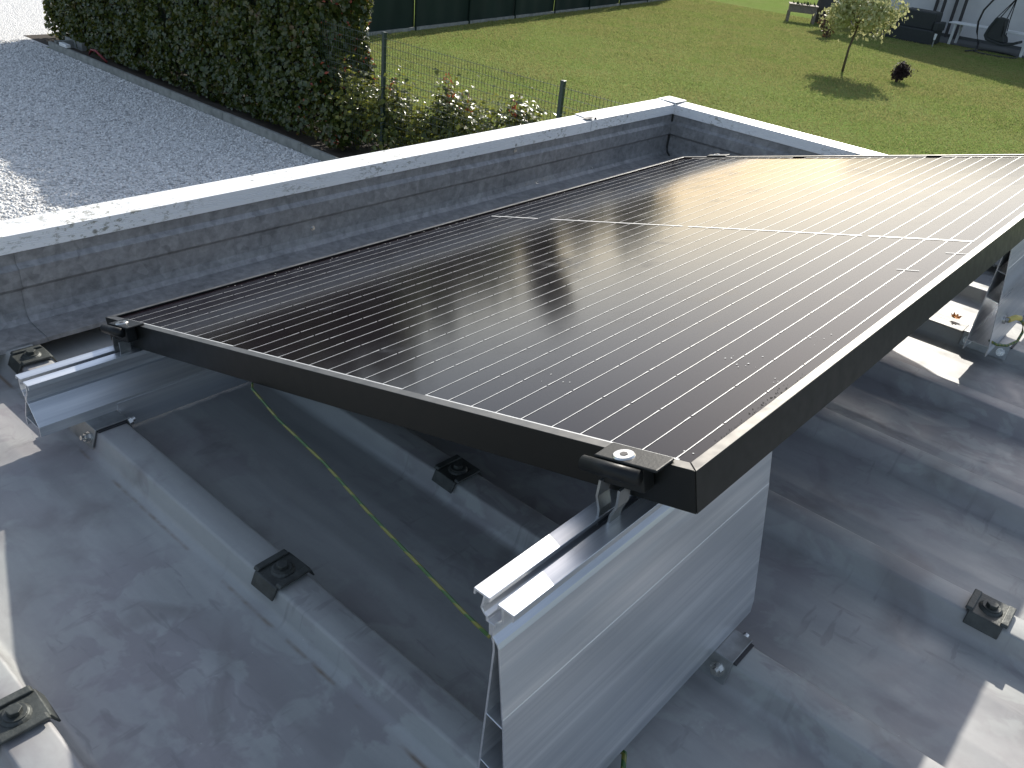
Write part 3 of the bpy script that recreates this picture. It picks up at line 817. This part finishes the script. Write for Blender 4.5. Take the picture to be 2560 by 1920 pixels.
shr = [((7.95, 8.95), 1.20, .48, 2300, 0, 'shrub against the end of the tall hedge, left of the fence post'),
       ((7.92, 8.05), 1.20, .46, 2200, 1, 'shrub with glossy leaves behind the taller green fence post'),
       ((7.98, 7.25), 1.32, .46, 2200, 3, 'shrub with upright red shoots just right of the taller fence post'),
       ((7.95, 6.55), 1.16, .47, 2000, 1, 'rounded glossy shrub in the middle of the low row behind the coping'),
       ((7.95, 5.80), 1.42, .42, 1900, 2, 'shrub with a red leaf tuft left of the short fence post'),
       ((7.95, 5.10), 1.28, .34, 800, 0, 'smallest shrub of the low row beside the short fence post')]
for c, h, r, n, red, lab in shr:
    shrub('photinia_shrub', lab, 'shrub', c, h, r, n, M['leaf_shrub'], .075, 7, 'low shrubs along the wire fence', red, cl=.62)

def tree(name, label, base, crown_c, crown_r, n, mat, size, trunk_r, cat='tree', group=None, k=40, lean=(0,0), shell=.45, droop=0.):
    e = empty(name, (base[0], base[1], GZ)); H = crown_c[2]
    m = MB(); cz = H - crown_r[2]*.75
    m.tube([(0,0,-.02), (lean[0]*.3, lean[1]*.3, cz*.5), (crown_c[0]*.7, crown_c[1]*.7, cz), (crown_c[0], crown_c[1], H)], [trunk_r*1.25, trunk_r, trunk_r*.8, trunk_r*.3], 8)
    cc = rng.normal(size=(k,3)); cc /= np.linalg.norm(cc, axis=1, keepdims=True); cc *= rng.uniform(shell, 1., (k,1))
    cc = cc*np.array(crown_r) + np.array(crown_c)
    if droop: cc[:,2] -= droop*(((cc[:,0]-crown_c[0])/crown_r[0])**2+((cc[:,1]-crown_c[1])/crown_r[1])**2)*crown_r[2]
    for j in range(min(k, 16)):
        q = cc[j]; m.tube([(crown_c[0]*.7, crown_c[1]*.7, cz), tuple((np.array([crown_c[0]*.7, crown_c[1]*.7, cz])+q)/2+[0,0,.06*H]), tuple(q)], [trunk_r*.45, trunk_r*.3, trunk_r*.1], 5)
    m.build('trunk', M['bark'], e, True)
    idx = rng.integers(0, k, n); rr = min(crown_r)*.34
    P = cc[idx] + rng.normal(size=(n,3))*rr*.62
    N = (P-np.array(crown_c))/np.array(crown_r) + rng.normal(size=(n,3))*.8 + [0,0,.4]
    V, F = leaf_mesh(P, N, rng.uniform(size*.6, size*1.4, n), .2, .32)
    o = npmesh('crown', V, F, mat, e); o['kind'] = 'stuff'
    return tag(e, label, cat, group)
tree('variegated_tree', 'small standard tree with pale cream and green leaves on the lawn', (24.81, 8.16), (-.02, -.12, 1.72), (1.0, 1.05, .66), 3600, M['leaf_pale'], .115, .030, k=46, droop=.18)
shrub('round_bush', 'small round dark purple bush on the lawn right of the pale tree', 'bush', (25.0, 6.65), .50, .19, 1500, M['leaf_dark'], .07, 6, cl=.75)
shrub('rusty_shrub', 'small reddish shrub on the lawn half hidden behind the pale tree', 'bush', (31.4, 11.6), .95, .34, 700, M['leaf_rust'], .075, 5)

# ------------------------------------------------------------------ kerb, fences
kr = MB()
kerb = empty('concrete_edging', (7.05, 10, GZ))
for k in range(7):
    y0 = 17.08 - k*2.0
    z = .13 + random.uniform(-.008, .008)
    o = MB().box((7.025, y0-1.993, GZ-.05), (7.085, y0, GZ+z)).build('edging_slab', M['concrete'], None, bevel=.006); at(o, kerb)
tag(kerb, 'low grey concrete edging boards between gravel and hedge', 'edging')
o = MB().box((7.03, 16.32, GZ+.135), (7.12, 16.62, GZ+.20)).build('white_block', M['white_plastic'], bevel=.01)
tag(o, 'small white block lying on the far end of the concrete edging', 'block')
o = MB().tube([(7.35,16.1,GZ+.05),(7.33,15.95,GZ+.16),(7.32,15.75,GZ+.18),(7.33,15.55,GZ+.10),(7.36,15.45,GZ+.03)], .022, 8).build('red_hose', M['red'], None, True)
tag(o, 'short red hose piece by the foot of the hedge', 'hose')
o = MB().box((7.45,16.6,GZ), (7.55,17.3,GZ+.16)); o.box((7.12,16.95,GZ),(7.45,17.03,GZ+.15))
tag(o.build('edging_return', M['concrete'], bevel=.006), 'short edging return behind the white block at the hedge end', 'edging')

def welded_panel(y0, y1, x, z0, z1):
    V = []; F = []
    def wire(a, b, r=.0016):
        m = MB(); m.bar(a, b, 2*r); bb = len(V); V.extend(m.v); F.extend([tuple(i+bb for i in f) for f in m.f[2:]])
    for y in np.arange(y0+.03, y1-.02, .0508): wire((x, y, z0), (x, y, z1+.02))
    for k, z in enumerate(np.arange(z0, z1+.001, .1)): wire((x-.003, y0, z), (x-.003, y1, z), .0020 if k % 6 else .0026)
    return V, F
fence = empty('wire_mesh_fence', (7.6, 9, GZ))
py = [-1.2, 1.87, 4.92, 7.97, 11.06, 14.1, 17.15]
for y in py:
    m = MB().bar((7.6, y, GZ-.05), (7.6, y, -1.30 if y != 4.92 else -1.285), .05, .05)
    m.box((7.573, y-.027, -1.300), (7.627, y+.027, -1.278))
    at(m.build('post', M['post_green'], bevel=.004), fence)
for a, b in zip(py[:-1], py[1:]):
    V, F = welded_panel(a+.027, b-.027, 7.575, GZ+.05, -1.345)
    o = pyd('mesh_panel', V, F, M['post_green']); at(o, fence); o['kind'] = 'stuff'
tag(fence, 'green welded wire fence with green posts between shrubs and lawn', 'fence')

# green privacy screen at the back of the lawn
scr = empty('privacy_fence', (20, 17, GZ))
pts = [(8.9+2.5*k, 15.75+.165*max(0., 2.5*k-3.5)+.09*min(2.5*k, 3.5)) for k in range(11)]
for (xa, ya), (xb, yb) in zip(pts[:-1], pts[1:]):
    nseg = 12; V = []; F = []
    for i in range(nseg+1):
        t_ = i/nseg; x = xa+(xb-xa)*t_; y = ya+(yb-ya)*t_ + .02*math.sin(t_*19+xa)
        for z in (.03, .7, 1.35, 1.97): V.append((x, y+.015*math.sin(z*5+x*3), GZ+z)); V.append((x, y+.012+.015*math.sin(z*5+x*3), GZ+z))
    for i in range(nseg):
        for j in range(3):
            a = i*8+j*2; b = a+8
            F += [(a, b, b+2, a+2), (a+1, a+3, b+3, b+1)]
    at(pyd('screen_panel', V, F, M['screen'], None, True), scr)
for x, y in pts:
    at(MB().bar((x, y-.05, GZ), (x, y-.05, GZ+2.05), .05).build('post', M['screen']), scr)
for (xa, ya), (xb, yb) in zip(pts[:-1], pts[1:]):
    at(MB().bar((xa, ya-.03, GZ+.04), (xb, yb-.03, GZ+.04), .05, .09).build('base_board', M['concrete']), scr)
tag(scr, 'dark green privacy fence closing the far side of the lawn', 'fence')

# ------------------------------------------------------------------ the neighbour's house and garden things
house = empty('neighbour_house', (43, 8, GZ))
hx0, hx1, ya, yb, eave, ridge = 39.0, 49.0, 14.6, 1.4, 4.4, 6.4
ym = (ya+yb)/2
m = MB().prism([(yb, GZ), (ya, GZ), (ya, GZ+eave), (ym, GZ+ridge), (yb, GZ+eave)], 'x', hx0, hx1)
at(m.build('wall', M['render']), house)
for s_ in (1, -1):
    ye = ya if s_ > 0 else yb
    d = Vector((ye-ym, eave-ridge)); d.normalize(); n2 = Vector((-d.y, d.x)) * (1 if s_ < 0 else 1)
    if n2.y < 0: n2 = -n2
    p0 = Vector((ym, GZ+ridge)) + n2*.04; p1 = Vector((ye, GZ+eave)) + d*.5 + n2*.04
    m = MB().prism([tuple(p0), tuple(p1), tuple(p1+n2*.16), tuple(p0+n2*.16)], 'x', hx0-.4, hx1+.4)
    at(m.build('roof', M['tile']), house)
for y0, y1, z0, z1 in ((3.0, 4.4, .9, 2.2), (11.6, 12.8, 3.2, 4.5), (3.2, 4.4, 3.2, 4.5)):
    w_ = MB().box((hx0-.03, y0, GZ+z0), (hx0-.002, y1, GZ+z1)).build('window', M['white_plastic']); at(w_, house)
    o = MB().box((hx0-.05, y0+.08, GZ+z0+.08), (hx0-.032, y1-.08, GZ+z1-.08)).build('pane', plain('window_glass', (.02,.025,.03), .08), w_)
at(MB().box((hx0-.03, yb, GZ), (hx0-.004, ya, GZ+.12)).build('plinth', M['paving']), house)
tag(house, 'pale house gable behind the garden, upper right', 'house')

pg = empty('pergola', (38.8, 9.6, GZ))
for x, y in ((38.85, 10.35), (38.55, 9.98), (38.75, 9.60), (38.60, 9.22)):
    at(MB().box((x-.05, y-.05, GZ), (x+.05, y+.05, GZ+2.5)).build('post', M['darkwood'], bevel=.006), pg)
at(MB().box((38.45, 9.0, GZ+2.5), (38.95, 10.6, GZ+2.62)).build('beam', M['darkwood'], bevel=.006), pg)
tag(pg, 'four dark timber posts against the pale house wall', 'pergola')

tb = empty('garden_table', (36.9, 7.5, GZ))
at(MB().box((36.45, 6.15, GZ+.72), (37.30, 9.02, GZ+.765)).build('table_top', M['white_plastic'], bevel=.01), tb)
for x, y in ((36.55, 8.80), (37.2, 8.75), (36.55, 6.25), (37.2, 6.3)):
    at(MB().bar((x, y, GZ), (x, y-.03 if y > 7 else y+.03, GZ+.72), .085, .085).build('leg', M['white_plastic'], bevel=.008), tb)
tag(tb, 'white garden table on the terrace beside the hanging chair', 'table')

hc = empty('hanging_chair', (36.3, 7.4, GZ))
hx = 36.2
def z_(v): return v
arc = [(hx-.25,7.62,GZ+.03),(hx,7.70,GZ+.22),(hx,7.88,GZ+.62),(hx,7.95,GZ+.95),(hx,7.90,GZ+1.35),(hx,7.70,GZ+1.72),(hx,7.40,GZ+1.93),(hx,7.12,GZ+1.96),(hx,6.96,GZ+1.88)]
at(MB().tube(arc, .035, 8).build('stand', M['chair_metal'], None, True), hc)
ring = [(hx-.35+.62*math.cos(a), 6.95+.75*math.sin(a), GZ+.03) for a in np.linspace(0, 6.283, 25)]
at(MB().tube(ring, .03, 6, cap=False).build('base_ring', M['chair_metal'], None, True), hc)
at(MB().tube([(hx-.3,7.6,GZ+.04),(hx-1.3,7.72,GZ+.05)], .03, 6).build('base_foot', M['chair_metal'], None, True), hc)
cv = []; cf = []
for i in range(9):
    t_ = i/8; a = R(160-115*t_)
    for s_ in (-.45, 0, .45):
        cv.append((hx+s_, 7.05+.95*math.cos(math.pi-a)*-1*.9, GZ+1.05+1.0*math.sin(a)+(.08 if s_ == 0 else 0)))
for i in range(8):
    for j in range(2): cf.append((i*3+j, i*3+j+1, i*3+j+4, i*3+j+3))
o = pyd('canopy', cv, cf, M['canopy'], None, True); at(o, hc)
o.modifiers.new('solid', 'SOLIDIFY').thickness = .03
for s_ in (-.28, .28):
    at(MB().tube([(hx, 6.96, GZ+1.88), (hx+s_, 7.34, GZ+1.16), (hx+s_*1.1, 7.46, GZ+.75)], .018, 6).build('strap', M['chair_metal'], None, True), hc)
    at(MB().tube([(hx, 6.96, GZ+1.88), (hx+s_, 7.00, GZ+1.1), (hx+s_*1.1, 6.95, GZ+.62)], .018, 6).build('strap', M['chair_metal'], None, True), hc)
seat = [(7.30,1.18),(7.44,.85),(7.50,.58),(7.42,.46),(7.15,.40),(6.85,.36),(6.60,.40),(6.35,.52)]
m = MB(); m.strip([(y, GZ+z) for y, z in seat], .09, hx-.33, hx+.33)
at(m.build('seat', M['wicker'], bevel=.02), hc)
m = MB().prism([(y, GZ+z) for y, z in ((7.31,1.20),(7.45,.85),(7.46,.52),(7.15,.44),(6.80,.42),(6.86,.58),(6.98,.66),(7.03,1.17))], 'x', hx-.29, hx+.29)
at(m.build('cushion', M['wicker'], bevel=.02), hc)
tag(hc, 'dark hanging egg chair on a curved stand by the house', 'chair')

sf = empty('garden_sofa', (35.3, 10, GZ))
m = MB().box((34.95, 9.0, GZ), (36.0, 11.3, GZ+.48)); at(m.build('seat_box', M['wicker'], bevel=.03), sf)
m = MB().box((35.15, 9.15, GZ+.46), (35.95, 10.35, GZ+1.08)); m.box((35.2, 10.3, GZ+.46), (35.95, 11.2, GZ+.86)); at(m.build('backrest', M['wicker'], bevel=.05), sf)
m = MB().box((35.05, 8.93, GZ+.48), (35.9, 9.12, GZ+.78)); at(m.build('armrest', M['wicker'], bevel=.03), sf)
tag(sf, 'dark wicker garden sofa right behind the pale tree', 'sofa')

pl = empty('raised_planter', (34.6, 14.0, GZ), (0, 0, R(28)))
b_ = MB().box((-.30, -.52, .36), (.30, .52, .62)); b_.build('box', M['wood'], pl, bevel=.01)
MB().box((-.34, -.56, .62), (.34, .56, .65)).build('rim', M['wood'], pl, bevel=.005)
for x in (-.27, .27):
    for y in (-.49, .49): MB().box((x-.045, y-.045, 0), (x+.045, y+.045, .36)).build('leg', M['wood'], pl)
m = MB()
for k in range(40):
    x, y = random.uniform(-.25, .25), random.uniform(-.45, .45); m.tube([(x,y,.64),(x+random.uniform(-.05,.05),y+random.uniform(-.05,.05),.66+random.uniform(.03,.12))], [.02,.004], 5)
m.build('plants', M['leaf_far'], pl)
tag(pl, 'raised wooden planter on legs at the far end of the lawn', 'planter')
br_ = empty('dark_barrel', (35.8, 13.55, GZ))
MB().cyl((0,0,0), (0,0,1), .36, .55, 20, .42).cyl((0,0,.55), (0,0,1), .42, .5, 20, .34).build('body', M['darkwood'], br_)
MB().cyl((0,0,1.05), (0,0,1), .37, .06, 20, .3).build('lid', M['darkwood'], br_)
tag(br_, 'dark rain barrel standing behind the raised planter', 'barrel')
for x, y, lab in ((34.6, 8.80, 'white topped stake light beside the dark garden sofa'), (34.65, 13.47, 'white topped stake light beside the raised planter')):
    e = empty('stake_light', (x, y, GZ))
    MB().tube([(0,0,0),(0,0,.26)], .022, 8).build('stake', M['bracket'], e)
    MB().cyl((0,0,.25), (0,0,1), .035, .20, 12, .05).build('head', M['white_plastic'], e)
    tag(e, lab, 'garden light', 'stake lights on the lawn')

# trees beyond the garden, met only as dark shapes mirrored in the panel glass
C0 = Vector((-.5, -1.18))
for az, dist, h, rx, n, lab in ((60.5, 40, 8.4, 3.2, 4200, 'broad tree mirrored as the leftmost dark patch in the panel glass'),
                             (54.2, 43, 8.8, 3.4, 4200, 'broad tree mirrored as a dark patch left of the streak in the glass'),
                             (41.9, 46, 9.0, 1.1, 2800, 'narrow upright tree mirrored as the dark streak in the panel glass'),
                             (35.6, 60, 6.9, 2.4, 2600, 'low tree mirrored as the small dark patch near the far edge of the glass'),
                             (47.8, 48, 7.0, 3.4, 4000, 'low tree mirrored between the dark streak and the left dark patches'),
                             (44.6, 55, 6.4, 2.6, 3000, 'small tree mirrored just left of the dark streak in the panel glass'),
                             (39.2, 52, 5.6, 2.0, 2600, 'small tree mirrored just right of the dark streak in the panel glass'),
                             (66.5, 38, 7.8, 3.2, 3400, 'tree mirrored at the far left edge of the panel glass')):
    b_ = C0 + Vector((math.cos(R(az)), math.sin(R(az))))*dist
    tree('garden_tree', lab, (b_.x, b_.y), (0, 0, h*.56), (rx, rx, h*.44), n, M['leaf_far'], .55, .16, k=34, shell=.2, group='trees beyond the garden')
